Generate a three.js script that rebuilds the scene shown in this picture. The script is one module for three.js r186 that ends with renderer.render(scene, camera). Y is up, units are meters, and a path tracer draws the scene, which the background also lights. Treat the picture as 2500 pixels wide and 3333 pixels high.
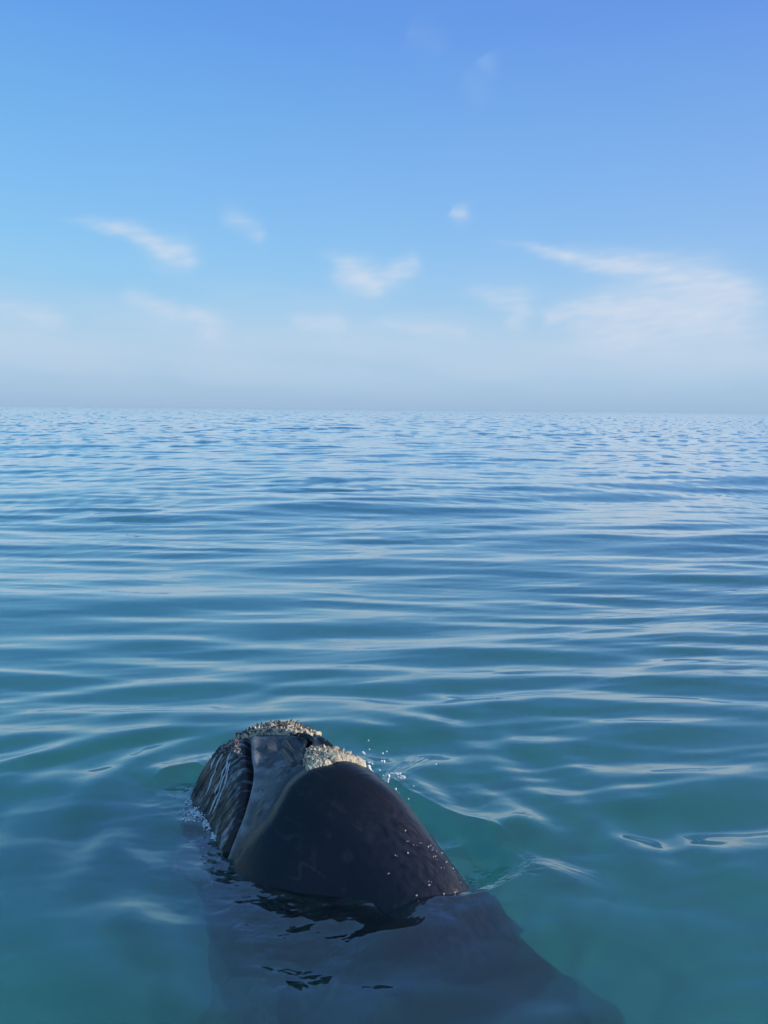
import * as THREE from 'three';
import { mergeGeometries } from 'three/addons/utils/BufferGeometryUtils.js';

// ------------------------------------------------------------------ camera, light, sky
const scene = new THREE.Scene();
const R = Math.PI / 180;
const EYE = 4.5;
const camera = new THREE.PerspectiveCamera(67.3, 0.75, 0.1, 30000);
camera.position.set(0, EYE, 0);
camera.rotation.order = 'YXZ';
camera.rotation.set(-7.61 * R, 0, 0.55 * R);
const renderer = new THREE.WebGLRenderer();
renderer.toneMapping = THREE.LinearToneMapping;
renderer.toneMappingExposure = 1;
renderer.shadowMap.enabled = true;

const SUN_AZ = 93, SUN_EL = 22;                       // degrees right of the view, above the horizon
const sun = new THREE.DirectionalLight(new THREE.Color(1, 0.9, 0.74), 5);
sun.position.set(Math.cos(SUN_EL * R) * Math.sin(SUN_AZ * R), Math.sin(SUN_EL * R), -Math.cos(SUN_EL * R) * Math.cos(SUN_AZ * R)).multiplyScalar(40);
sun.target.position.set(-0.5, 0, -7.2);
sun.position.add(sun.target.position);
sun.castShadow = true;
sun.shadow.mapSize.set(2048, 2048);
Object.assign(sun.shadow.camera, { left: -8, right: 8, top: 8, bottom: -8, near: 1, far: 90 });
scene.add(sun, sun.target);

// ------------------------------------------------------------------ helpers
function rng(seed) { let a = seed >>> 0; return () => { a = (a + 0x6d2b79f5) | 0; let t = Math.imul(a ^ (a >>> 15), 1 | a); t = (t + Math.imul(t ^ (t >>> 7), 61 | t)) ^ t; return ((t ^ (t >>> 14)) >>> 0) / 4294967296; }; }
const clamp = (x, a = 0, b = 1) => Math.min(b, Math.max(a, x));
const sstep = (a, b, x) => { const t = clamp((x - a) / (b - a)); return t * t * (3 - 2 * t); };
const lerp = (a, b, t) => a + (b - a) * t;
const gauss = (x, w) => Math.exp(-(x * x) / (w * w));
const PERM = (() => { const r = rng(7), p = new Uint8Array(512); for (let i = 0; i < 256; i++) p[i] = i; for (let i = 255; i > 0; i--) { const j = (r() * (i + 1)) | 0;[p[i], p[j]] = [p[j], p[i]]; } for (let i = 0; i < 256; i++) p[i + 256] = p[i]; return p; })();
function noise3(x, y, z) {                              // gradient noise, about -1..1
  const X = Math.floor(x), Y = Math.floor(y), Z = Math.floor(z), fx = x - X, fy = y - Y, fz = z - Z;
  const u = fx * fx * fx * (fx * (fx * 6 - 15) + 10), v = fy * fy * fy * (fy * (fy * 6 - 15) + 10), w = fz * fz * fz * (fz * (fz * 6 - 15) + 10);
  const g = (i, j, k) => { const h = PERM[PERM[PERM[(X + i) & 255] + ((Y + j) & 255)] + ((Z + k) & 255)] & 15, a = fx - i, b = fy - j, c = fz - k, p = h < 8 ? a : b, q = h < 4 ? b : h === 12 || h === 14 ? a : c; return (h & 1 ? -p : p) + (h & 2 ? -q : q); };
  return lerp(lerp(lerp(g(0, 0, 0), g(1, 0, 0), u), lerp(g(0, 1, 0), g(1, 1, 0), u), v), lerp(lerp(g(0, 0, 1), g(1, 0, 1), u), lerp(g(0, 1, 1), g(1, 1, 1), u), v), w);
}
function fbm(x, y, z, o = 4) { let s = 0, a = 0.5; for (let i = 0; i < o; i++) { s += a * noise3(x, y, z); x = x * 2.03 + 17.1; y = y * 2.03 + 3.7; z = z * 2.03 + 9.2; a *= 0.5; } return s; }
function curve(keys) {                                   // smooth monotone-ish interpolation of [x, y] keys
  const n = keys.length, m = keys.map((k, i) => { const a = keys[Math.max(0, i - 1)], b = keys[Math.min(n - 1, i + 1)]; return (b[1] - a[1]) / (b[0] - a[0] || 1); });
  return (x) => {
    if (x <= keys[0][0]) return keys[0][1];
    if (x >= keys[n - 1][0]) return keys[n - 1][1];
    let i = 0; while (keys[i + 1][0] < x) i++;
    const h = keys[i + 1][0] - keys[i][0], t = (x - keys[i][0]) / h, t2 = t * t, t3 = t2 * t;
    return (2 * t3 - 3 * t2 + 1) * keys[i][1] + (t3 - 2 * t2 + t) * h * m[i] + (-2 * t3 + 3 * t2) * keys[i + 1][1] + (t3 - t2) * h * m[i + 1];
  };
}
function nearPath(P, x, y) {                              // distance to a polyline, side (+ left of travel), share of the way along
  let best = 1e9, side = 0, along = 0;
  for (let i = 0; i + 1 < P.length; i++) {
    const ax = P[i][0], ay = P[i][1], bx = P[i + 1][0] - ax, by = P[i + 1][1] - ay, L = bx * bx + by * by;
    const t = clamp(((x - ax) * bx + (y - ay) * by) / L), dx = x - ax - t * bx, dy = y - ay - t * by, d = Math.hypot(dx, dy);
    if (d < best) { best = d; side = Math.sign(bx * dy - by * dx) || 1; along = (i + t) / (P.length - 1); }
  }
  return [best, side, along];
}
function smoothPath(P, n = 24) { const c = new THREE.CatmullRomCurve3(P.map((p) => new THREE.Vector3(p[0], p[1], 0))); return c.getPoints(n).map((v) => [v.x, v.y]); }
function tag(o, label, category, group, kind) { o.userData = { ...(label && { label }), ...(category && { category }), ...(group && { group }), ...(kind && { kind }) }; return o; }
const shade = (m) => { m.castShadow = m.receiveShadow = true; return m; };

// ------------------------------------------------------------------ sky: clear blue over a pale hazy band, thin cirrus
{
  const W = 4096, Hh = 2048, data = new Float32Array(W * Hh * 4);
  const s2l = (c) => { c /= 255; return c <= 0.04045 ? c / 12.92 : ((c + 0.055) / 1.055) ** 2.4; };
  const keys = [[-90, 150, 175, 195], [-0.2, 159, 188, 219], [0.5, 161, 190, 220], [1.3, 166, 195, 223], [2.5, 172, 201, 227], [4.5, 177, 206, 231], [7, 161, 202, 235], [10, 146, 196, 239], [14, 133, 186, 239], [18, 121, 176, 236], [22, 110, 165, 233], [26, 101, 154, 230], [40, 106, 156, 220], [60, 110, 158, 214], [90, 112, 158, 211]];
  const ch = [1, 2, 3].map((c) => curve(keys.map((k) => [k[0], k[c]])));
  // cirrus strokes: points of [azimuth, elevation, half width], strength
  const strokes = [
    [[[-22.8, 12.1, 0.15], [-19.6, 12.0, 0.3], [-17.7, 11.7, 0.45], [-16.3, 11.1, 0.6], [-15.2, 10.55, 0.75], [-14.3, 10.5, 0.75]], 0.62],
    [[[-12.4, 13.4, 0.4], [-10.2, 12.8, 0.6], [-9.2, 12.1, 0.5]], 0.28],
    [[[-5.6, 11.1, 0.2], [-3.3, 10.4, 0.5], [-1.7, 9.6, 0.8], [-0.6, 9.1, 0.7], [0.3, 9.4, 0.7], [1.9, 10.3, 0.5]], 0.5],
    [[[-4.4, 9.4, 0.4], [-2.4, 9.2, 0.7], [-0.8, 8.8, 0.6]], 0.4],
    [[[4.6, 13.75, 0.25], [5.3, 13.5, 0.45]], 0.4],
    [[[7.0, 11.8, 0.2], [11, 11.0, 0.3], [14, 10.4, 0.5], [19, 9.5, 0.8], [22, 8.7, 1.0], [24.2, 7.9, 0.75]], 0.6],
    [[[24.2, 7.8, 0.6], [22, 6.9, 0.9], [18.5, 7.2, 0.9], [15.1, 7.1, 0.8], [11.8, 6.6, 0.5]], 0.55],
    [[[12, 6, 1], [17, 5.8, 1.4], [21, 6.2, 1.4], [24, 6, 1.2]], 0.5],
    [[[5, 8.7, 0.3], [8, 8.1, 0.6], [9.8, 7.5, 0.7], [9.5, 6.4, 0.6]], 0.4],
    [[[-18.9, 7.8, 0.3], [-17, 7.2, 0.5], [-15.2, 6.5, 0.5]], 0.35],
    [[[-15, 6.2, 0.4], [-13.1, 6.3, 0.5], [-12.2, 5.4, 0.7]], 0.4],
    [[[-27, 6.4, 0.8], [-23.3, 5.9, 0.7]], 0.35],
    [[[-7.3, 6.2, 0.4], [-3.5, 6.1, 0.5]], 0.3],
    [[[-1, 6.3, 0.2], [2, 5.9, 0.3], [5.5, 5.5, 0.3]], 0.25],
    [[[1.4, 24.7, 0.7], [3, 23.8, 0.8]], 0.06], [[[6.7, 23, 0.5], [6.9, 22.6, 0.5]], 0.14], [[[5.2, 22.2, 0.8], [6.2, 20.9, 0.6]], 0.06],
  ];
  const r = rng(11);                                      // the rest of the sky carries the same thin wisps
  for (let i = 0; i < 70; i++) {
    const az = 32 + r() * 296, el = 5 + r() * r() * 22, L = 2 + r() * 8, tilt = -0.25 + r() * 0.3, w = 0.3 + r() * 0.7;
    strokes.push([[[az, el, w * 0.4], [az + L * 0.5, el + tilt * L * 0.4, w * 0.8], [az + L, el + tilt * L, w]], 0.15 + r() * 0.4]);
  }
  const cover = new Float32Array(W * Hh);
  for (const [pts, strength] of strokes) {
    const p = []; const c = new THREE.CatmullRomCurve3(pts.map((q) => new THREE.Vector3(...q))); for (const v of c.getPoints(pts.length * 5)) p.push(v);
    const wm = Math.max(...pts.map((q) => q[2])) * 3 + 1, a0 = Math.min(...pts.map((q) => q[0])) - wm, a1 = Math.max(...pts.map((q) => q[0])) + wm, e0 = Math.max(0.3, Math.min(...pts.map((q) => q[1])) - wm), e1 = Math.max(...pts.map((q) => q[1])) + wm;
    for (let j = Math.floor((e0 + 90) / 180 * Hh); j < (e1 + 90) / 180 * Hh; j++) for (let i = Math.floor((a0 + 90) / 360 * W); i < (a1 + 90) / 360 * W; i++) {
      const az = (i + 0.5) / W * 360 - 90, el = (j + 0.5) / Hh * 180 - 90;
      const wx = az + 1.0 * fbm(az * 0.35, el * 0.5, 3.1, 4), wy = el + 0.55 * fbm(az * 0.35, el * 0.6, 8.4, 4);
      let best = 1e9, bw = 1, k = 0;
      for (let q = 0; q + 1 < p.length; q++) {
        const bx = p[q + 1].x - p[q].x, by = p[q + 1].y - p[q].y, t = clamp(((wx - p[q].x) * bx + (wy - p[q].y) * by) / (bx * bx + by * by + 1e-9));
        const w = lerp(p[q].z, p[q + 1].z, t), dd = Math.hypot(wx - p[q].x - t * bx, wy - p[q].y - t * by) / w;
        if (dd < best) { best = dd; bw = w; k = (q + t) / (p.length - 1); }
      }
      if (best > 3) continue;
      const streak = 0.85 + 0.75 * fbm(az * 0.35 + el * 0.9, el * 2.1 - az * 0.35, 1.7, 3);
      const at = j * W + ((i % W) + W) % W, v = strength * 1.3 * Math.exp(-best * best * 0.6) * clamp(streak, 0.2, 1.3) * sstep(-0.02, 0.3, k);
      cover[at] = 1 - (1 - cover[at]) * (1 - v);
    }
  }
  const white = [207, 219, 237];
  for (let j = 0; j < Hh; j++) {
    const el = (j + 0.5) / Hh * 180 - 90, base = ch.map((f) => f(el));
    for (let i = 0; i < W; i++) {
      const az = (i + 0.5) / W * 360 - 90, s = Math.sin(az * R), up = sstep(2, 12, el), at = j * W + i;
      const haze = sstep(0, 3, el) * sstep(12.5, 4, el) * 0.8 * clamp(0.35 + 1.1 * fbm(az * 0.1 + el * 0.12, el * 0.4, 5, 5));
      const c = clamp(cover[at] + haze * 0.5), b = [base[0] + 7 * s * up, base[1] - 9 * s * up, base[2] - 4 * s * up];
      for (let k = 0; k < 3; k++) data[at * 4 + k] = s2l(lerp(b[k], white[k], c));
      data[at * 4 + 3] = 1;
    }
  }
  const tex = new THREE.DataTexture(data, W, Hh, THREE.RGBAFormat, THREE.FloatType);
  tex.mapping = THREE.EquirectangularReflectionMapping; tex.magFilter = tex.minFilter = THREE.LinearFilter; tex.needsUpdate = true;
  scene.background = tex; scene.environment = tex;
}

// ------------------------------------------------------------------ the whale's own axes: s along the head, p to its right
const OX = -0.5, OZ = -7.2, AX = -0.5, AZ = -0.866, PX = 0.866, PZ = -0.5;
const toWorld = (s, p, y) => [OX + AX * s + PX * p, y, OZ + AZ * s + PZ * p];
const toBody = (x, z) => [(x - OX) * AX + (z - OZ) * AZ, (x - OX) * PX + (z - OZ) * PZ];

// ------------------------------------------------------------------ sea
const waves = (() => {
  const r = rng(2024), list = [];
  for (let i = 0; i < 90; i++) {
    const L = 0.36 * Math.pow(105, (i + r() * 0.9) / 90);
    const th = 0.1 + (L < 4 ? 0.4 : 0.62) * (r() + r() + r() - 1.5) * 1.25, k = 2 * Math.PI / L;
    const slope = 0.0185 * (0.6 + 0.8 * r()) * (0.45 + 0.55 * sstep(0.4, 1.2, L)) * lerp(1, 0.62, sstep(2.5, 6, L)) * lerp(1, 0.6, sstep(9, 16, L));
    list.push({ L, kx: k * Math.sin(th), kz: k * Math.cos(th), a: slope / k, ph: r() * 6.283, big: sstep(0.9, 4, L) });
  }
  for (let i = 0; i < 16; i++) { const L = 0.65 * Math.pow(3.2, (i + r()) / 16), k = 2 * Math.PI / L, th = 0.16 + 0.5 * (r() + r() - 1); list.push({ L, kx: k * Math.sin(th), kz: k * Math.cos(th), a: 0.036 / k * (0.6 + 0.8 * r()), ph: r() * 6.283, big: 0.35, within: [9, 24] }); }   // chop round the boat and the whale
  for (let i = 0; i < 14; i++) { const L = 0.2 * Math.pow(2, (i + r()) / 14), k = 2 * Math.PI / L, th = 0.1 + 0.36 * (r() + r() - 1); list.push({ L, kx: k * Math.sin(th), kz: k * Math.cos(th), a: 0.011 / k * (0.6 + 0.8 * r()), ph: r() * 6.283, big: 0, within: [8, 40] }); }   // fine streaky ripples
  return list;
})();
// rings of ripples that spread from the whale, and the short chop round it
const rings = (() => { const r = rng(99), list = []; for (let i = 0; i < 22; i++) { const L = 0.55 * Math.pow(3.6, r()), k = 2 * Math.PI / L; list.push({ k, a: 0.034 / k * (0.6 + 0.8 * r()), ph: r() * 6.283, cx: -0.4 + (r() - 0.5) * 1.8, cz: -7.1 + (r() - 0.5) * 2.2, lobe: 1 + Math.floor(r() * 4), turn: r() * 6.283, wob: r() * 40 }); } return list; })();
// crests and hollows that the whale makes: path on the water [x, z], height, widths on its two sides
const ridges = [];
function ridge(points, o) { ridges.push({ wPos: 0.3, wNeg: 0.3, dip: 0, reach: 0.4, rim: 0, fade: 0.15, ...o, P: smoothPath(points, 48) }); }
function localSea(x, z) {
  let y = 0;
  for (const g of ridges) {
    const [d, side, t] = nearPath(g.P, x, z);
    if (d > 1.8) continue;
    const share = sstep(0, g.fade, t) * sstep(1, 1 - g.fade, t), open = g.pool ? sstep(0.66, 0.5, t) : 1;
    const v = side > 0 ? g.h * (1 - sstep(0, g.wPos, d)) - g.dip * open * sstep(0, g.wPos, d) * gauss(Math.max(0, d - g.wPos), g.reach) : g.h * gauss(d, g.wNeg);
    y += (v + g.rim * gauss(d, side > 0 ? 0.025 : 0.05) * (1 + 0.4 * noise3(x * 3, z * 3, 2))) * share;
  }
  return y;
}
// the hollow that opens along the whale's right side, its outer crest, an inner fold and the rim that closes it
ridge([[-0.1, -8.5], [0.1, -8.38], [0.27, -8.18], [0.45, -7.98], [0.72, -7.74], [0.98, -7.55], [1.2, -7.36], [1.42, -7.12]], { h: 0.13, wPos: 0.36, wNeg: 0.55, dip: 0.05, reach: 0.4, rim: 0.016, fade: 0.16 });
ridge([[0.55, -7.28], [0.72, -7.24], [0.94, -7.26], [1.12, -7.18], [1.34, -7.05], [1.44, -6.88]], { h: 0.03, wPos: 0.1, wNeg: 0.14, dip: 0.015, reach: 0.1, rim: 0.01, fade: 0.3 });
ridge([[1.56, -7.15], [1.47, -6.93], [1.36, -6.73], [1.15, -6.53], [0.9, -6.38], [0.65, -6.32], [0.51, -6.31], [0.42, -6.24], [0.39, -6.14], [0.4, -6.04], [0.34, -5.94], [0.17, -5.87], [-0.1, -5.88], [-0.4, -5.96]], { h: 0.1, wPos: 0.4, wNeg: 0.5, dip: 0.05, reach: 0.2, rim: 0.009, fade: 0.12, pool: 1 });
ridge([[-2.8, -8.4], [-2.55, -8.68], [-2.28, -8.78], [-1.95, -8.72]], { h: 0.1, wPos: 0.2, wNeg: 0.3, dip: 0.03, reach: 0.2, rim: 0.01, fade: 0.3 });
ridge([[-5.6, -8.3], [-4.7, -8.8], [-4.09, -9.15], [-3.46, -9.6], [-2.72, -9.9], [-1.9, -10.1]], { h: 0.055, wPos: 0.3, wNeg: 0.3, fade: 0.25 });
// one broad swell that rolls in some forty metres out
function swell(x, z) { const u = (z + 45 + 0.12 * x + 3 * noise3(x * 0.03, z * 0.03, 1.2)) / 13; return 0.36 * gauss(u, 1) * (0.8 + 0.5 * noise3(x * 0.035, 0.5, 7.7)); }
function seaSlope(x, z) {
  let sx = 0, sz = 0; const r = Math.hypot(x, z), patch = clamp(0.75 + 0.85 * noise3(x * 0.11, z * 0.16, 2.5) + 0.3 * noise3(x * 0.4, z * 0.5, 6.5), 0.25, 1.6);
  for (const w of waves) { const c = w.a * (w.within ? sstep(w.within[1], w.within[0], r) : 1) * lerp(patch, 1, w.big) * Math.cos(w.kx * x + w.kz * z + w.ph); sx += c * w.kx; sz += c * w.kz; }
  sz += swell(x, z + 0.5) - swell(x, z - 0.5);
  return [sx, sz];
}
let LEVEL = 0;
function seaHeight(x, z, step) {
  let y = -LEVEL;
  const r = Math.hypot(x, z), patch = 0.75 + 0.85 * noise3(x * 0.11, z * 0.16, 2.5) + 0.3 * noise3(x * 0.4, z * 0.5, 6.5);
  const [s, p] = toBody(x, z), dw = Math.hypot(Math.max(0, Math.abs(s - 0.4) - 1.7), Math.max(0, Math.abs(p) - 1.0)), calm = lerp(0.35, 1, sstep(0.0, 1.0, dw));
  for (const w of waves) {
    const lod = step > 0 ? sstep(0.9, 2.6, w.L / step) : 1;
    if (lod <= 0) continue;
    y += w.a * lod * (w.within ? sstep(w.within[1], w.within[0], r) : 1) * lerp(clamp(patch, 0.25, 1.6), 1, w.big) * lerp(calm, 1, w.big * 0.5) * Math.sin(w.kx * x + w.kz * z + w.ph);
  }
  y += swell(x, z);
  if (r < 18) {
    const near = sstep(3.6, 1.2, dw) * sstep(0.1, 0.9, dw);
    if (near > 0) for (const w of rings) {
      const dx = x - w.cx, dz = z - w.cz, rho = Math.hypot(dx, dz), th = Math.atan2(dz, dx);
      y += near * w.a * (0.55 + 0.45 * Math.sin(w.lobe * th + w.turn)) * Math.sin(w.k * rho + w.ph + 2.2 * noise3(x * 0.45 + w.wob, z * 0.45, 1.5));
    }
    // ripples that lap out from the whale's sides
    const lap = sstep(0.05, 0.4, dw) * sstep(4.2, 1.6, dw);
    if (lap > 0) y += lap * (0.0085 + 0.009 * noise3(x * 0.9, z * 0.9, 5.2)) * Math.sin(2 * Math.PI * dw / (0.62 + 0.05 * dw) + 2.6 * noise3(x * 0.8, z * 0.8, 9.4)) ;
    if (r < 11) y += sstep(11, 8, r) * (0.0042 * noise3(x * 3.4, z * 4.6, 11.3) + 0.0016 * noise3(x * 8, z * 11, 3.7)) * (0.5 + sstep(1.6, 0.2, dw));   // fine ruffles
    y += localSea(x, z);
    const rim = sstep(0.55, 0.05, dw);                       // chop along the waterline
    if (rim > 0) y += rim * (0.018 * noise3(x * 2.6, z * 3.4, 1.3) + 0.007 * noise3(x * 6, z * 8, 4.1) + 0.0022 * (1 - 2 * Math.abs(noise3(x * 11, z * 15, 7.1))));
    const bowl = gauss(Math.hypot((x - 1.12) / 0.42, (z + 6.83) / 0.28), 1);
    if (bowl > 0.01) y += bowl * (0.011 * (1 - 2 * Math.abs(noise3(x * 7 + z * 3, z * 12, 3.1))) + 0.005 * noise3(x * 16, z * 26, 2.2));
  }
  return y;
}
{
  let sum = 0; for (let i = 0; i < 24; i++) sum += seaHeight(-0.5 + 1.6 * Math.cos(i / 24 * 2 * Math.PI), -7.3 + 1.6 * Math.sin(i / 24 * 2 * Math.PI), 0.02); LEVEL = sum / 24 - 0.16; console.log('level', LEVEL);   // the swell stands at 0 where the whale floats
  const radii = [0.3, 1, 1.8, 2.5, 3.1, 3.6, 4.0], steps = radii.map(() => 0.5);
  let q = 4.2; while (q < 9000) { const d = Math.min((q * q + EYE * EYE) / (EYE * 769) * (q < 9.6 ? 0.62 : 0.95), q * 0.012); radii.push(q); steps.push(d); q += d; }
  const az = []; for (let a = -180; a < -36; a += 2.4) az.push(a); const nd = 720; for (let i = 0; i < nd; i++) az.push(-36 + 72 * i / nd); for (let a = 36; a < 180; a += 2.4) az.push(a);
  const nr = radii.length, na = az.length, pos = new Float32Array((nr * na + 1) * 3), nor = new Float32Array((nr * na + 1) * 3), idx = [];
  for (let i = 0; i < nr; i++) for (let j = 0; j < na; j++) {
    const coarse = az[j] < -36 || az[j] >= 36, step = coarse ? Math.max(steps[i], radii[i] * 0.042) : steps[i], x = radii[i] * Math.sin(az[j] * R), z = -radii[i] * Math.cos(az[j] * R), at = (i * na + j) * 3;
    pos[at] = x; pos[at + 2] = z; pos[at + 1] = radii[i] < 1.5 ? 0 : seaHeight(x, z, step);
  }
  for (let i = 0; i + 1 < nr; i++) for (let j = 0; j < na; j++) { const k = (j + 1) % na, a = i * na + j, b = i * na + k, c = a + na, d = b + na; idx.push(a, b, d, a, d, c); }
  const last = nr * na; nor[last * 3 + 1] = 1;
  for (let j = 0; j < na; j++) idx.push(last, (j + 1) % na, j);
  const g = new THREE.BufferGeometry();
  g.setAttribute('position', new THREE.BufferAttribute(pos, 3)); g.setIndex(new THREE.BufferAttribute(new Uint32Array(idx), 1)); g.computeVertexNormals();
  // far out the mesh is coarser than the ripples: their slopes go on in the normals
  const nv = g.attributes.normal;
  for (let i = 0; i < nr; i++) { const share = sstep(11, 20, radii[i]); if (share <= 0) continue; for (let j = 0; j < na; j++) {
    const v = i * na + j, x = pos[v * 3], z = pos[v * 3 + 2], [sx, sz] = seaSlope(x, z), q = 1 + 0.3 * sstep(35, 140, radii[i]), n = new THREE.Vector3(-sx * q, 1, -sz * q).normalize();
    nv.setXYZ(v, lerp(nv.getX(v), n.x, share), lerp(nv.getY(v), n.y, share), lerp(nv.getZ(v), n.z, share));
  } }
  console.log('sea', nr, na, nr * na, g.attributes.normal.getY(nr * na / 2 | 0));
  const water = new THREE.MeshPhysicalMaterial({ color: 0xffffff, roughness: 0.03, ior: 1.6, clearcoat: 1, clearcoatRoughness: 0.03, transmission: 1, thickness: 4, attenuationColor: new THREE.Color().setRGB(0.6, 0.9, 0.93), attenuationDistance: 2 });
  const m = shade(new THREE.Mesh(g, water)); m.name = 'sea_water'; tag(m, 'calm green sea rippled by long low swells around the whale', 'sea', null, 'structure'); scene.add(m);

  const bedG = new THREE.CircleGeometry(9200, 96); bedG.rotateX(-Math.PI / 2);
  const bed = shade(new THREE.Mesh(bedG, new THREE.MeshStandardMaterial({ color: new THREE.Color().setRGB(0.17, 0.6, 0.52), roughness: 1 }))); bed.position.y = -4.2; bed.name = 'sea_bed';
  tag(bed, 'pale green sandy sea bed under the murky water', 'sea bed', null, 'structure'); scene.add(bed);
}
// silt hangs in the green water in thin uneven layers that veil what lies deeper
[[0.26, 0.025], [0.5, 0.045], [0.78, 0.09], [1.1, 0.18], [1.45, 0.28], [1.9, 0.35], [2.5, 0.4]].forEach(([depth, veil], i) => {
  const g = new THREE.PlaneGeometry(2, 2, 150, 150); g.rotateX(-Math.PI / 2); const p = g.attributes.position;
  for (let k = 0; k < p.count; k++) { const u = p.getX(k), v = p.getZ(k); p.setX(k, 4 * u + 30 * u ** 5); p.setZ(k, 4 * v + 40 * v ** 5); }
  for (let k = 0; k < p.count; k++) p.setY(k, -depth + (0.2 + 0.05 * i) * fbm(p.getX(k) * (i < 4 ? 2.8 : 1.5), p.getZ(k) * (i < 4 ? 2.8 : 1.5), i * 4.3, 4)); g.computeVertexNormals();
  const m = new THREE.Mesh(g, new THREE.MeshStandardMaterial({ color: new THREE.Color().setRGB(0.16, 0.6, 0.5), roughness: 1, transparent: true, opacity: veil, side: THREE.DoubleSide })); m.position.set(0, 0, -7);
  m.receiveShadow = true; m.name = i ? 'silt_layer_' + String(i).padStart(3, '0') : 'silt_layer'; scene.add(tag(m, 'thin veil of green silt hanging in the water', 'silt', 'veils of silt in the water', 'structure'));
});

// ------------------------------------------------------------------ whale
const K = {
  T: curve([[-9, -1.6], [-5, -1.25], [-3, -1.05], [-2, -0.62], [-1.5, -0.05], [-1.25, 0.25], [-0.9, 0.52], [-0.6, 0.74], [-0.3, 0.93], [0, 1.0], [0.3, 0.98], [0.7, 0.92], [1.1, 0.94], [1.4, 0.9], [1.7, 0.77], [2.0, 0.58], [2.3, 0.25], [2.6, -0.2], [2.9, -0.8]]),
  tx: curve([[-9, 0.3], [-3, 0.5], [-1.5, 0.58], [-1, 0.5], [-0.5, 0.28], [0, 0.05], [1, 0], [2.9, -0.1]]),
  wl: curve([[-9, 0.8], [-5, 1.7], [-2, 1.95], [-1, 1.8], [-0.3, 1.5], [0.2, 1.25], [1, 1.13], [1.7, 1.06], [2.2, 0.78], [2.6, 0.45], [2.9, 0.1]]),
  wr: curve([[-9, 1.2], [-5, 1.8], [-2, 1.75], [-1.5, 1.4], [-1, 1.2], [-0.5, 1.08], [-0.1, 1.08], [0.2, 1.08], [1, 1.0], [1.7, 0.85], [2.2, 0.65], [2.6, 0.4], [2.9, 0.1]]),
  yw: curve([[-9, -2.2], [-3, -2.1], [-1, -1.6], [0.1, -1.05], [2, -0.8], [2.9, -0.9]]),
  yb: curve([[-9, -3], [-3, -3.9], [-1, -3.5], [0, -2.8], [2, -1.9], [2.9, -1.1]]),
  nl: curve([[-9, 2], [-3, 1.7], [-1.6, 1.35], [-0.8, 1.1], [-0.3, 1.32], [0.2, 1.65], [1, 2.0], [1.6, 2.35], [2.1, 2.4], [2.9, 2]]),
  nr: curve([[-9, 2], [-3, 1.9], [-1.6, 1.8], [-1, 1.95], [-0.4, 2.1], [0.2, 1.98], [0.8, 1.95], [2.9, 2]]),
};
function hull(s, f) {                                     // f: -2..2, 0 on the ridge, 1 right side, -1 left side, 2 the belly
  const right = f >= 0, a = Math.abs(f), n = right ? K.nr(s) : K.nl(s), T = K.T(s), yw = K.yw(s), tx = K.tx(s);
  const ang = (a <= 1 ? a : 2 - a) * Math.PI / 2, u = Math.pow(Math.sin(ang), 2 / n), v = Math.pow(Math.max(0, Math.cos(ang)), 2 / n);
  const side = right ? K.wr(s) : -K.wl(s), x = tx * (a <= 1 ? 1 - u : 0) + side * u;
  return [x, a <= 1 ? yw + (T - yw) * v : yw - (yw - K.yb(s)) * v];
}
// the smoothed hull as a grid over (s, f)
const S = [], F = [];
for (let s = -9; s < -1.7; s += 0.12) S.push(s); for (let s = -1.7; s < 2.3; s += 0.008) S.push(s); for (let s = 2.3; s <= 2.9; s += 0.03) S.push(s);
for (let f = -2; f < -1.2; f += 0.1) F.push(f); for (let f = -1.2; f < 1.2; f += 0.005) F.push(f); for (let f = 1.2; f < 2.01; f += 0.1) F.push(Math.min(f, 2));
const ns = S.length, nf = F.length, base = new Float32Array(ns * nf * 3), norm = new Float32Array(ns * nf * 3);
{
  for (let i = 0; i < ns; i++) {
    const row = F.map((f) => hull(S[i], f)), j0 = F.findIndex((f) => f > -1.15), j1 = F.findIndex((f) => f > 1.15);
    let out = row;
    for (let k = 0; k < 3; k++) {                         // round the ridge: three box filters across the section
      const prev = out, half = Math.round(16 + 12 * sstep(0.25, -0.25, S[i])); out = prev.map((q) => q.slice());
      const cum = [[0, 0]]; for (const q of prev) cum.push([cum.at(-1)[0] + q[0], cum.at(-1)[1] + q[1]]);
      for (let j = j0; j < j1; j++) { const h = Math.min(half, j - j0, j1 - 1 - j), n = 2 * h + 1; for (let c = 0; c < 2; c++) out[j][c] = (cum[j + h + 1][c] - cum[j - h][c]) / n; }
    }
    for (let j = 0; j < nf; j++) { const w = toWorld(S[i], out[j][0], out[j][1]), at = (i * nf + j) * 3; base[at] = w[0] - OX; base[at + 1] = w[1]; base[at + 2] = w[2] - OZ; }
  }
}
const gridIndex = []; for (let i = 0; i + 1 < ns; i++) for (let j = 0; j + 1 < nf; j++) { const a = i * nf + j, b = a + 1, c = a + nf, d = c + 1; gridIndex.push(a, b, c, b, d, c); }
function gridNormals(pos) { const g = new THREE.BufferGeometry(); g.setAttribute('position', new THREE.BufferAttribute(pos, 3)); g.setIndex(gridIndex); g.computeVertexNormals(); return g.attributes.normal.array; }
norm.set(gridNormals(base));
const whale = new THREE.Group(); whale.name = 'right_whale'; whale.position.set(OX, 0, OZ); scene.add(whale);
tag(whale, 'dark southern right whale lifting its callosity-crusted head out of the water', 'whale');
const skin = new THREE.MeshPhysicalMaterial({ color: 0xffffff, vertexColors: true, roughness: 0.25, ior: 1.37 });
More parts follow.
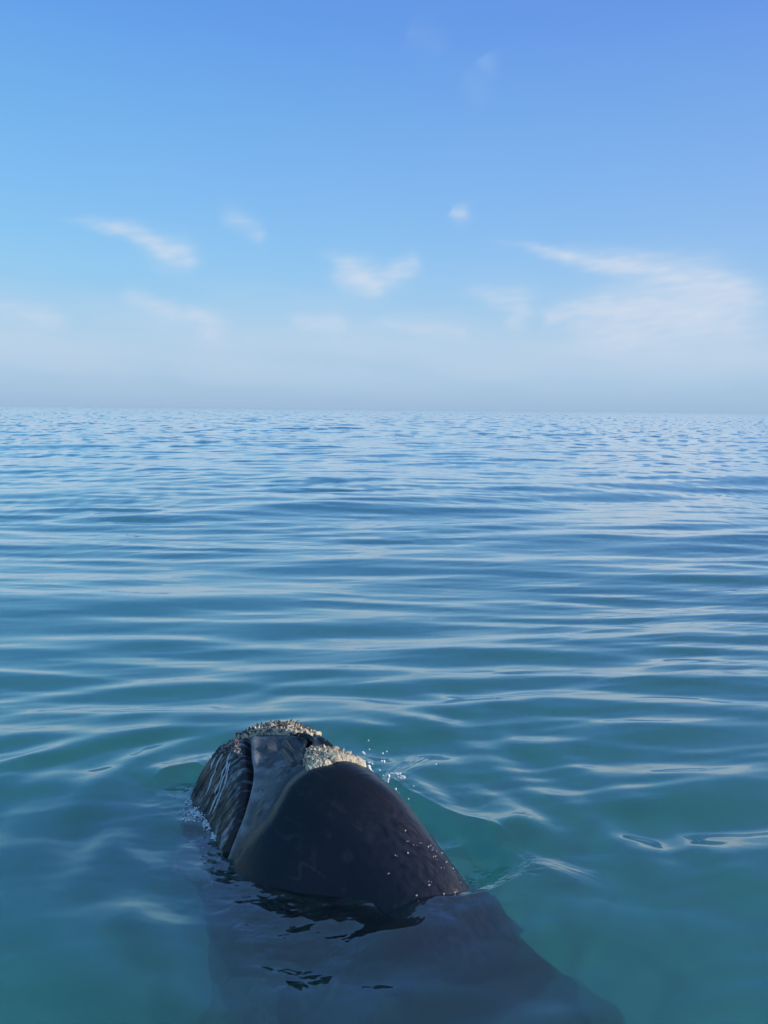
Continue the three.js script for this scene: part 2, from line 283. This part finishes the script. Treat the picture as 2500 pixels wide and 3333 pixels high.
//RELIEF
const G = 2.1;                                            // metres per unit of f on the exposed flanks
const path = (P, n = 40) => smoothPath(P.map(([a, f]) => [a, f * G]), n);
const mouth = path([[1.4, -0.17], [1.32, -0.195], [1.24, -0.22], [1.03, -0.28], [0.83, -0.32], [0.68, -0.37], [0.56, -0.43], [0.49, -0.48], [0.46, -0.53], [0.42, -0.62], [0.38, -0.75]]);
const nape = path([[0.04, -0.02], [0.08, -0.07], [0.14, -0.13], [0.17, -0.23], [0.12, -0.3], [0.08, -0.37], [0.13, -0.45], [0.22, -0.54], [0.26, -0.7]]);
const slits = [path([[0.95, 0.0], [0.82, 0.045], [0.7, 0.05], [0.6, 0.01]]), path([[0.95, 0.22], [0.82, 0.17], [0.7, 0.16], [0.6, 0.2]])];
const folds = [path([[0.92, -0.06], [0.72, -0.07], [0.52, -0.06], [0.4, -0.1]]), path([[0.8, -0.11], [0.6, -0.12], [0.45, -0.14]])];
const nodules = [[0.47, -0.19, 0.045], [0.44, -0.155, 0.035], [0.4, -0.185, 0.028], [0.53, -0.2, 0.026], [0.74, -0.2, 0.03], [0.99, -0.16, 0.05], [0.62, -0.24, 0.022], [0.86, -0.22, 0.025], [0.5, -0.33, 0.02], [0.3, -0.4, 0.025], [0.36, -0.36, 0.018]];
function relief(s, f, y) {                                // [height along the normal, r, g, b] of the skin
  const g = f * G;
  let h = 0, c = [0.008, 0.0105, 0.0165];
  if (s < -1.8 || s > 2.4 || Math.abs(f) > 1.15) return [0.01 * fbm(s * 2, g * 2, 1, 3), ...c];
  const [dm, sm, tm] = nearPath(mouth, s, g), lip = sm > 0 ? -1 : 1, ahead = f < 0 && f > -1.1 ? sm * dm : -1;
  const [dn, sn] = nearPath(nape, s, g), fold = f < 0.02 ? dn * sn : -1;
  const grain = fbm(s * 26, g * 26, 3.2, 3), broad = fbm(s * 2.4, g * 2.4, 7.7, 4), scratch = fbm(s * 5 + g * 9, g * 3.5 - s * 5, 2.2, 4);
  h += 0.006 * broad + 0.0012 * grain;
  const isLip = lipSide(s, g) && f < -0.1;
  // mouth line: a deep groove, the upper jaw's edge rolled over it
  if (f < 0) {
    const fadeIn = sstep(0.02, 0.12, tm);
    h += fadeIn * (-0.085 * gauss(dm, 0.03) + (isLip ? 0.03 * sstep(0.02, 0.09, dm) * sstep(0.6, 0.2, dm) : 0.028 * gauss(dm - 0.07, 0.05)));
    if (!isLip) {
      const edge = sstep(0.2, 0.02, dm) * fadeIn, m = clamp(0.5 + 1.6 * scratch);
      const pale = clamp(edge * (0.35 + 0.65 * m) + (0.16 + 0.4 * sstep(-0.05, 0.4, scratch)) * sstep(0.75, 0.3, dm));
      const cheek = sstep(0.04, -0.16, humpSide(s, g) * dn + 0.1 * scratch); if (cheek > 0) { const k = 0.026 + 0.055 * clamp(0.3 + 2.2 * broad) + 0.03 * grain; c = [lerp(k, 0.27, pale * 0.8), lerp(k * 1.02, 0.275, pale * 0.8), lerp(k * 1.12, 0.29, pale * 0.8)].map((v, q) => lerp(c[q], v, cheek)); }
      h += 0.0035 * fbm(s * 9 + g * 16, g * 5 - s * 8, 6.1, 3) * sstep(-0.1, 0.2, s);
    } else {
      // lower lip: ribs running down and forward
      const warp = 0.06 * fbm(s * 5, g * 5, 12.2, 3), q = s * 1.0 + g * 0.26 + warp, rib = 1 - 2 * Math.abs(noise3(q * 17, g * 1.9, 5.5)), rib2 = noise3(q * 36, g * 5, 1.5), cover = sstep(0.02, 0.1, dm);
      h += cover * (0.011 * rib + 0.008 * rib2 + 0.009 * fbm(s * 15, g * 13, 4.4, 4));
      const m = sstep(0.02, 0.36, fbm(q * 32, g * 3.6, 3.3, 3) * 0.9 + 0.3 * gauss(dm - 0.15, 0.07) + 0.16 * fbm(s * 5, g * 5, 8.3, 3)) * (0.75 + 0.6 * noise3(s * 26, g * 26, 2)) * sstep(-0.3, 0.25, fbm(s * 10, g * 10, 15.5, 3));
      c = [lerp(0.016, 0.3, m), lerp(0.017, 0.3, m), lerp(0.021, 0.31, m)];
    }
  }
  // nape: the smooth black hump stands proud of the cheek
  const hump = f > 0.02 ? sstep(0.4, -0.05, s) : sstep(-0.09, 0.07, humpSide(s, g) * dn);
  h += 0.035 * hump;
  const bare = f > 0.02 ? hump : sstep(-0.16, 0.04, humpSide(s, g) * dn + 0.1 * scratch);
  if (bare > 0 && s < 0.45 && !isLip) {
    const was = c;
    const speck = sstep(-0.2, -0.9, s) * sstep(-0.3, -0.05, f);
    const m = speck * clamp(0.55 + 1.2 * fbm(s * 14, g * 14, 9.1, 3)), wear = clamp(0.2 + 1.2 * fbm(s * 3.1, g * 3.1, 4.8, 4)) * 0.5;
    const streak = 0.5 * sstep(0.16, 0.5, fbm(s * 3 - g * 9, g * 2.2 + s * 7, 6.6, 4)) + 0.6 * gauss(noise3(s * 2.2 + g * 7.5, s * 1.2 - g * 2, 4.2), 0.025) * sstep(0, 0.3, noise3(s * 3, g * 3, 3.9));
    c = [0.005 + 0.008 * wear + 0.024 * m + 0.024 * streak, 0.0062 + 0.0088 * wear + 0.024 * m + 0.025 * streak, 0.0105 + 0.0125 * wear + 0.032 * m + 0.03 * streak].map((v, q) => lerp(was[q], v, bare));
    h += speck * 0.003 * fbm(s * 30, g * 30, 2.8, 3) - 0.002 * gauss(noise3(s * 3.2 + g * 1.2, g * 5.2, 8.8), 0.06) * speck;
  }
  // blowholes: a low mound with two slits, folds beside it
  h += 0.07 * gauss(Math.hypot((s - 0.78) / 0.22, (g - 0.24) / 0.27), 1) ;
  for (const P of slits) { const d = nearPath(P, s, g)[0]; h += 0.035 * gauss(d - 0.05, 0.03) - 0.075 * gauss(d, 0.022); }
  for (const P of folds) { const d = nearPath(P, s, g)[0]; h += 0.02 * gauss(d, 0.03) - 0.012 * gauss(d - 0.05, 0.02); }
  for (const [a, b, r] of nodules) { const d = Math.hypot(s - a, g - b * G); if (d < 3 * r) { h += r * 0.55 * gauss(d, r) * (0.8 + 0.5 * noise3(s * 60, g * 60, 1)); } }
  return [h, ...c];
}
// which side of the mouth line / the nape line a point lies on, by its level along the line
function levelOf(P, g) { for (let i = 0; i + 1 < P.length; i++) if ((P[i][1] - g) * (P[i + 1][1] - g) <= 0) return lerp(P[i][0], P[i + 1][0], (g - P[i][1]) / (P[i + 1][1] - P[i][1] || 1)); return g < P.at(-1)[1] ? P.at(-1)[0] : P[0][0]; }
function lipSide(s, g) { return s > levelOf(mouth, g) && g < mouth[0][1]; }
function humpSide(s, g) { return s < levelOf(nape, g) ? 1 : -1; }

const skinPos = new Float32Array(ns * nf * 3), skinCol = new Float32Array(ns * nf * 3), skinUv = new Float32Array(ns * nf * 2);
for (let i = 0; i < ns; i++) for (let j = 0; j < nf; j++) {
  const at = (i * nf + j) * 3, [h, r, g, b] = relief(S[i], F[j], base[at + 1]);
  for (let k = 0; k < 3; k++) skinPos[at + k] = base[at + k] + norm[at + k] * h;
  skinCol[at] = Math.max(0.004, r); skinCol[at + 1] = Math.max(0.005, g); skinCol[at + 2] = Math.max(0.01, b);
  skinUv[(i * nf + j) * 2] = S[i] * 2; skinUv[(i * nf + j) * 2 + 1] = F[j] * G * 2;
}
const skinNor = gridNormals(skinPos);
function onSkin(s, f) {                                   // point and normal on the finished skin, in the whale's frame
  let i = 0; { let a = 0, b = ns - 1; while (b - a > 1) { const m = (a + b) >> 1; if (S[m] <= s) a = m; else b = m; } i = a; }
  let j = 0; { let a = 0, b = nf - 1; while (b - a > 1) { const m = (a + b) >> 1; if (F[m] <= f) a = m; else b = m; } j = a; }
  const u = clamp((s - S[i]) / (S[i + 1] - S[i])), v = clamp((f - F[j]) / (F[j + 1] - F[j]));
  const mix = (A) => [0, 1, 2].map((k) => lerp(lerp(A[(i * nf + j) * 3 + k], A[(i * nf + j + 1) * 3 + k], v), lerp(A[((i + 1) * nf + j) * 3 + k], A[((i + 1) * nf + j + 1) * 3 + k], v), u));
  return { p: new THREE.Vector3(...mix(skinPos)), n: new THREE.Vector3(...mix(skinNor)).normalize() };
}
function bumpTile(N, seed, fn) { const d = new Uint8Array(N * N * 4); for (let i = 0; i < N * N; i++) { const v = clamp(fn((i % N) / N, Math.floor(i / N) / N)) * 255; d[i * 4] = d[i * 4 + 1] = d[i * 4 + 2] = v; d[i * 4 + 3] = 255; } const t = new THREE.DataTexture(d, N, N); t.wrapS = t.wrapT = THREE.RepeatWrapping; t.magFilter = THREE.LinearFilter; t.needsUpdate = true; return t; }
const torus = (u, v, k, z) => { const a = u * 2 * Math.PI, b = v * 2 * Math.PI, q = k / (2 * Math.PI); return noise3(Math.cos(a) * q + 50 + z, Math.sin(a) * q + 50 + Math.cos(b) * q, Math.sin(b) * q + 50); };
skin.bumpMap = bumpTile(512, 3, (u, v) => 0.5 + 0.28 * torus(u, v, 16, 0) + 0.2 * torus(u, v, 40, 9) + 0.12 * torus(u, v, 90, 5)); skin.bumpScale = 0.0013;
{
  const g = new THREE.BufferGeometry();
  g.setAttribute('position', new THREE.BufferAttribute(skinPos, 3)); g.setAttribute('normal', new THREE.BufferAttribute(skinNor, 3)); g.setAttribute('color', new THREE.BufferAttribute(skinCol, 3)); g.setAttribute('uv', new THREE.BufferAttribute(skinUv, 2)); g.setIndex(gridIndex);
  const b = shade(new THREE.Mesh(g, skin)); b.name = 'body'; whale.add(b);
}

// callosities: raised crusts on the head, studded with growths
const crustMat = new THREE.MeshStandardMaterial({ color: 0xffffff, vertexColors: true, roughness: 0.85 });
function inside(P, x, y) { let c = false; for (let i = 0, j = P.length - 1; i < P.length; j = i++) if ((P[i][1] > y) !== (P[j][1] > y) && x < (P[j][0] - P[i][0]) * (y - P[i][1]) / (P[j][1] - P[i][1]) + P[i][0]) c = !c; return c; }
const lumpShapes = [0, 1, 2, 3].map((k) => { const g = new THREE.IcosahedronGeometry(1, 1), r = rng(90 + k), p = g.attributes.position, seen = {}; for (let i = 0; i < p.count; i++) { const key = [p.getX(i), p.getY(i), p.getZ(i)].map((v) => v.toFixed(2)).join(); const m = seen[key] ??= 0.7 + 0.6 * r(); const y = p.getY(i); p.setXYZ(i, p.getX(i) * m * (y > 0.3 ? 0.75 : 1), y * m, p.getZ(i) * m * (y > 0.3 ? 0.75 : 1)); } g.deleteAttribute('uv'); g.computeVertexNormals(); return g; });
function callosity(label, outline, { thick = 0.06, lumps = 300, size = [0.01, 0.024], dark = 0.35, tone = [0.62, 0.53, 0.38], seed = 1, tall = 1.3, where = () => 1 }) {
  const P = smoothPath([...outline, outline[0]].map(([a, f]) => [a, f * G]), 60).slice(0, -1), r = rng(seed);
  const s0 = Math.min(...P.map((q) => q[0])) - 0.04, s1 = Math.max(...P.map((q) => q[0])) + 0.04, g0 = Math.min(...P.map((q) => q[1])) - 0.04, g1 = Math.max(...P.map((q) => q[1])) + 0.04, d = 0.006;
  const nS = Math.ceil((s1 - s0) / d), nG = Math.ceil((g1 - g0) / d), id = new Int32Array(nS * nG).fill(-1), pos = [], col = [], idx = [];
  const closed = [...P, P[0]];
  const heightAt = (s, g) => {
    const e = nearPath(closed, s, g)[0] * (inside(P, s, g) ? 1 : -1) + 0.014 * noise3(s * 9, g * 9, seed) + 0.005 * noise3(s * 34, g * 34, seed);
    return [e, -0.02 + (thick + 0.02) * sstep(-0.012, 0.06, e) * (0.8 + 0.45 * fbm(s * 9, g * 9, seed + 2, 3)) + (e > 0 ? 0.018 * Math.abs(noise3(s * 30, g * 30, seed + 5)) + 0.011 * noise3(s * 62, g * 62, seed + 3) + 0.006 * noise3(s * 110, g * 110, seed) : 0)];
  };
  for (let i = 0; i < nS; i++) for (let j = 0; j < nG; j++) {
    const s = s0 + i * d, g = g0 + j * d, [e, h] = heightAt(s, g);
    if (e < -0.025) continue;
    const { p, n } = onSkin(s, g / G); p.addScaledVector(n, h);
    id[i * nG + j] = pos.length / 3; pos.push(p.x, p.y, p.z);
    const m = sstep(-0.02, 0.3, fbm(s * 24, g * 24, seed + 8, 3)) * where(s, g) * 0.9, t = 0.8 + 0.45 * noise3(s * 22, g * 22, 3);
    col.push(lerp(tone[0] * t, 0.09, m), lerp(tone[1] * t, 0.08, m), lerp(tone[2] * t, 0.08, m));
  }
  for (let i = 0; i + 1 < nS; i++) for (let j = 0; j + 1 < nG; j++) { const a = id[i * nG + j], b = id[i * nG + j + 1], c = id[(i + 1) * nG + j], e = id[(i + 1) * nG + j + 1]; if (a >= 0 && b >= 0 && c >= 0 && e >= 0) idx.push(a, b, c, b, e, c); }
  const geo = new THREE.BufferGeometry(); geo.setAttribute('position', new THREE.Float32BufferAttribute(pos, 3)); geo.setAttribute('color', new THREE.Float32BufferAttribute(col, 3)); geo.setIndex(idx); geo.computeVertexNormals();
  const mesh = shade(new THREE.Mesh(geo, crustMat)); mesh.name = 'callosity'; tag(mesh, label); whale.add(mesh);
  const parts = [], M = new THREE.Matrix4(), Q = new THREE.Quaternion(), up = new THREE.Vector3(0, 1, 0);
  for (let tries = 0, made = 0; tries < lumps * 8 && made < lumps; tries++) {
    const s = lerp(s0, s1, r()), g = lerp(g0, g1, r()), [e, h] = heightAt(s, g);
    if (e < 0.006 || r() > where(s, g)) continue;
    made++;
    const { p, n } = onSkin(s, g / G); p.addScaledVector(n, h);
    n.add(new THREE.Vector3(r() - 0.5, r() - 0.5, r() - 0.5).multiplyScalar(0.9)).normalize();
    const z = lerp(size[0], size[1], Math.pow(r(), 3)); Q.setFromUnitVectors(up, n);
    const geo = lumpShapes[(r() * 4) | 0].clone(); geo.applyMatrix4(M.compose(p, Q, new THREE.Vector3(z * (0.6 + 0.4 * r()), z * (0.7 + tall * r()), z * (0.6 + 0.4 * r()))));
    const k = r(); tone.f = 0.7 + 0.5 * r(); const c = k < dark ? [0.07, 0.062, 0.065] : k < dark + 0.12 ? [0.42, 0.32, 0.2] : tone.map((q, _, A) => q * A.f), a = new Float32Array(geo.attributes.position.count * 3);
    for (let q = 0; q < a.length; q++) a[q] = c[q % 3];
    geo.setAttribute('color', new THREE.BufferAttribute(a, 3)); parts.push(geo);
  }
  const crust = shade(new THREE.Mesh(mergeGeometries(parts), crustMat)); crust.name = 'crusty_growths'; crust.userData.kind = 'stuff'; mesh.add(crust);
}
callosity('cream crusted callosity behind the blowholes', [[0.14, -0.15], [0.3, -0.125], [0.48, -0.06], [0.58, 0.02], [0.52, 0.1], [0.58, 0.18], [0.5, 0.245], [0.25, 0.265], [0.04, 0.235], [-0.01, 0.19], [0.03, 0.1], [0.05, 0.02], [0.08, -0.08]], { thick: 0.06, lumps: 600, size: [0.004, 0.016], dark: 0.6, seed: 21, where: (s, g) => 0.12 + 0.88 * sstep(0.17, 0.36, s + 0.03 * noise3(s * 9, g * 9, 2)) });
callosity('large crusted callosity on the front of the snout', [[0.86, 0.1], [0.95, 0.02], [1.1, -0.06], [1.25, -0.115], [1.4, -0.19], [1.5, -0.225], [1.62, -0.2], [1.64, -0.05], [1.52, 0.1], [1.35, 0.2], [1.1, 0.23], [0.9, 0.2]], { thick: 0.05, lumps: 900, size: [0.005, 0.022], dark: 0.62, seed: 33, tall: 1.3, where: (s, g) => 0.45 + 0.55 * sstep(1.0, 1.15, s) });
callosity('greyish crusted callosity along the lower lip', [[1.28, -0.255], [1.42, -0.22], [1.62, -0.24], [1.74, -0.32], [1.66, -0.4], [1.48, -0.36], [1.3, -0.32], [1.16, -0.32], [1.12, -0.29]], { thick: 0.025, lumps: 330, size: [0.008, 0.02], dark: 0.6, tone: [0.26, 0.25, 0.25], seed: 55 });

// pale flecks stuck to the lower back
const jitter = (g, r, k) => { const p = g.attributes.position, seen = {}; for (let i = 0; i < p.count; i++) { const key = [p.getX(i), p.getY(i), p.getZ(i)].map((v) => v.toFixed(4)).join(), m = seen[key] ??= 1 + k * (r() - 0.5); p.setXYZ(i, p.getX(i) * m, p.getY(i) * m, p.getZ(i) * m); } g.computeVertexNormals(); return g; };
{
  const r = rng(71), parts = [];
  for (let i = 0; i < 26; i++) {
    const s = -0.72 - 0.55 * r(), f = lerp(-0.2, 0.2, r()), { p, n } = onSkin(s, f), z = 0.003 + 0.006 * r() * r();
    for (let k = 0; k < 1 + r() * 3; k++) { const g = jitter(new THREE.IcosahedronGeometry(z * (0.6 + 0.6 * r()), 1), r, 0.5); g.translate(p.x + (r() - 0.5) * 0.03, p.y + 0.002, p.z + (r() - 0.5) * 0.03); parts.push(g); }
  }
  const m = shade(new THREE.Mesh(mergeGeometries(parts), new THREE.MeshStandardMaterial({ color: new THREE.Color().setRGB(0.62, 0.58, 0.56), roughness: 0.7 }))); m.name = 'skin_flecks'; m.userData.kind = 'stuff'; whale.add(m);
}
// the left flipper, just under the surface
{
  const sh = new THREE.Shape(); sh.moveTo(0.25, 0.1); sh.bezierCurveTo(0.05, 0.2, -0.3, 0.2, -0.55, 0.05); sh.bezierCurveTo(-0.72, -0.08, -0.6, -0.42, -0.36, -0.46); sh.bezierCurveTo(-0.18, -0.42, 0.0, -0.2, 0.25, -0.05); sh.closePath();
  const g = new THREE.ExtrudeGeometry(sh, { depth: 0.05, bevelEnabled: true, bevelSize: 0.035, bevelThickness: 0.03, bevelSegments: 4, curveSegments: 24 }); g.rotateX(Math.PI / 2);
  const p = g.attributes.position; for (let i = 0; i < p.count; i++) p.setY(i, p.getY(i) + 0.02 * noise3(p.getX(i) * 5, 1, p.getZ(i) * 5)); g.computeVertexNormals();
  const m = shade(new THREE.Mesh(g, new THREE.MeshStandardMaterial({ color: new THREE.Color().setRGB(0.26, 0.28, 0.27), roughness: 0.6 }))); m.name = 'flipper'; tag(m, 'pale left flipper just under the water'); m.position.set(-1.52 - OX, -0.36, -7.2 - OZ); m.rotation.set(0.12, 0, 0.28); whale.add(m);
}

// ------------------------------------------------------------------ water in the air and on the skin
const dropMat = new THREE.MeshPhysicalMaterial({ color: new THREE.Color().setRGB(0.9, 0.92, 0.92), roughness: 0.2, ior: 1.33, transmission: 0.1, thickness: 0.02 });
[[-0.215, 0.634, -8.299, 0.012], [-0.195, 0.662, -8.208, 0.0103], [-0.131, 0.869, -7.869, 0.0069], [-0.144, 0.911, -8.001, 0.0069], [0.057, 0.65, -8.294, 0.0086], [0.012, 0.722, -8.09, 0.0103], [-0.001, 0.646, -8.063, 0.011], [0.027, 0.547, -8.254, 0.0137], [-0.141, 0.7, -7.909, 0.0103], [-0.126, 0.521, -8.282, 0.0069], [-0.103, 0.587, -8.115, 0.0103], [-0.02, 0.549, -8.04, 0.0089], [0.018, 0.463, -8.092, 0.0069], [0.079, 0.503, -7.998, 0.0172], [0.075, 0.513, -7.907, 0.0103], [0.067, 0.551, -7.776, 0.012], [0.085, 0.284, -8.179, 0.0086], [0.097, 0.368, -7.961, 0.0172], [0.069, 0.376, -7.932, 0.0155], [0.161, 0.258, -8.174, 0.0131], [0.133, 0.145, -8.349, 0.0124], [0.105, 0.424, -7.766, 0.0131], [0.365, 0.302, -8.171, 0.0069], [0.612, 0.568, -8.162, 0.0082], [0.295, 0.337, -7.815, 0.0069]].forEach(([x, y, z, r], i) => {
  const q = rng(500 + i), g = new THREE.SphereGeometry(r, 14, 10), p = g.attributes.position;
  for (let k = 0; k < p.count; k++) { const m = 1 + 0.16 * noise3(p.getX(k) / r + i * 3, p.getY(k) / r, p.getZ(k) / r); p.setXYZ(k, p.getX(k) * m, p.getY(k) * m * (1 + 0.25 * q() * 0), p.getZ(k) * m); }
  g.scale(1, 1 + 0.3 * q(), 1); g.computeVertexNormals();
  const d = shade(new THREE.Mesh(g, dropMat)); d.name = i ? 'water_drop_' + String(i).padStart(3, '0') : 'water_drop'; d.position.set(x, y, z);
  scene.add(tag(d, 'small bright drop of water flung up beside the whale', 'water drop', 'drops flying beside the whale'));
});
function strand(points, radii, seed) {                     // a rope of water of uneven thickness
  const c = new THREE.CatmullRomCurve3(points), n = points.length * 10, m = 7, pos = [], idx = [], q = seed * 7.3;
  for (let i = 0; i <= n; i++) {
    const t = i / n, p = c.getPoint(t), d = c.getTangent(t), u = new THREE.Vector3(0, 0, 1).cross(d).normalize(), v = new THREE.Vector3().crossVectors(d, u);
    const ra = lerp(radii[Math.floor(t * (radii.length - 1))], radii[Math.min(radii.length - 1, Math.floor(t * (radii.length - 1)) + 1)], (t * (radii.length - 1)) % 1) * (1 + 0.5 * noise3(t * n * 0.35, q, 1)) * Math.min(1, 12 * t + 0.2, 12 * (1 - t) + 0.15);
    for (let k = 0; k < m; k++) { const a = k / m * 2 * Math.PI, w = ra * (1 + 0.25 * noise3(k * 1.3, t * 20, q)); pos.push(p.x + (u.x * Math.cos(a) + v.x * Math.sin(a)) * w, p.y + (u.y * Math.cos(a) + v.y * Math.sin(a)) * w, p.z + (u.z * Math.cos(a) + v.z * Math.sin(a)) * w); }
  }
  for (let i = 0; i < n; i++) for (let k = 0; k < m; k++) { const a = i * m + k, b = i * m + (k + 1) % m; idx.push(a, b, a + m, b, b + m, a + m); }
  const g = new THREE.BufferGeometry(); g.setAttribute('position', new THREE.Float32BufferAttribute(pos, 3)); g.setIndex(idx); g.computeVertexNormals(); return g;
}
{
  const P = [[-0.148, 0.652, -7.95], [-0.131, 0.613, -7.95], [-0.104, 0.582, -7.94], [-0.083, 0.554, -7.93], [-0.063, 0.518, -7.92], [-0.049, 0.472, -7.92]].map((p) => new THREE.Vector3(...p));
  const m = shade(new THREE.Mesh(strand(P, [0.024, 0.018, 0.009, 0.014, 0.019, 0.011, 0.005], 3), dropMat)); m.name = 'water_jet'; scene.add(tag(m, 'thin white rope of water thrown up beside the callosity', 'splash'));
}
// trickles running down the lower lip
const trickleMat = new THREE.MeshPhysicalMaterial({ color: new THREE.Color().setRGB(0.72, 0.8, 0.82), roughness: 0.15, ior: 1.33, transmission: 0.25, thickness: 0.01 });
[[[1.5, -0.26], [1.46, -0.31], [1.41, -0.37], [1.34, -0.45], [1.29, -0.56]], [[1.68, -0.27], [1.6, -0.32], [1.54, -0.37], [1.47, -0.45]], [[1.2, -0.35], [1.13, -0.39], [1.07, -0.42], [1.02, -0.49], [1.02, -0.58]], [[1.3, -0.31], [1.22, -0.38], [1.17, -0.45], [1.14, -0.52]], [[1.26, -0.35], [1.14, -0.41], [1.09, -0.49], [1.08, -0.6]]].forEach((L, i) => {
  const r = rng(30 + i), P = []; const c = new THREE.CatmullRomCurve3(L.map(([a, b]) => new THREE.Vector3(a, b, 0)));
  for (let k = 0; k <= 16; k++) { const q = c.getPoint(k / 16), { p, n } = onSkin(q.x + 0.004 * (r() - 0.5), q.y); P.push(p.addScaledVector(n, 0.004).add(whale.position)); }
  const m = shade(new THREE.Mesh(strand(P, [0.004, 0.009, 0.005, 0.01, 0.005, 0.011, 0.006], i), trickleMat)); m.name = i ? 'water_trickle_' + String(i).padStart(3, '0') : 'water_trickle';
  scene.add(tag(m, ['long white trickle running down from the greyish lip callosity', 'short white trickle at the outer front edge of the lower lip', 'long white trickle running beside the dark mouth groove', 'short white trickle ending halfway down the ribbed lower lip', 'white trickle on the ribbed lip reaching towards the waterline'][i], 'trickle', 'trickles on the lower lip'));
});
// foam where the lip meets the sea, and on the crest at the other side
function foam(name, label, spots, count, size, seed) {
  const r = rng(seed), parts = [];
  for (let i = 0; i < count; i++) {
    const [x, z, w, up] = spots[(r() * spots.length) | 0], a = r() * 6.283, d = w * Math.pow(r(), 0.7), px = x + Math.cos(a) * d, pz = z + Math.sin(a) * d, q = size * (0.35 + 1.1 * r() * r());
    const g = jitter(new THREE.IcosahedronGeometry(q, 1), r, 0.55); g.scale(1.2, 0.7, 1.2); g.rotateY(r() * 3); g.translate(px, seaHeight(px, pz, 0.02) + up * r() * (1 - d / w) + q * 0.2, pz); parts.push(g);
  }
  const m = shade(new THREE.Mesh(mergeGeometries(parts), foamMat)); m.name = name; scene.add(tag(m, label, 'foam', null, 'stuff'));
}
const foamMat = new THREE.MeshPhysicalMaterial({ color: new THREE.Color().setRGB(0.9, 0.93, 0.94), roughness: 0.35, transmission: 0.35, thickness: 0 });
foam('foam', 'pale bubbly foam where the ribbed lip meets the water', [[-2.1, -8.12, 0.1, 0.02], [-1.96, -7.92, 0.13, 0.07], [-1.9, -7.84, 0.12, 0.08], [-1.8, -7.7, 0.1, 0.04], [-2.0, -7.85, 0.2, 0.02], [-1.78, -7.62, 0.12, 0.03], [-1.66, -7.45, 0.1, 0.015]], 900, 0.011, 81);
foam('crest_foam', 'thin white foam on the wave crest against the whale', [[0.1, -8.6, 0.06, 0.02], [0.17, -8.5, 0.06, 0.03], [0.24, -8.42, 0.05, 0.02]], 130, 0.009, 83);

renderer.render(scene, camera);
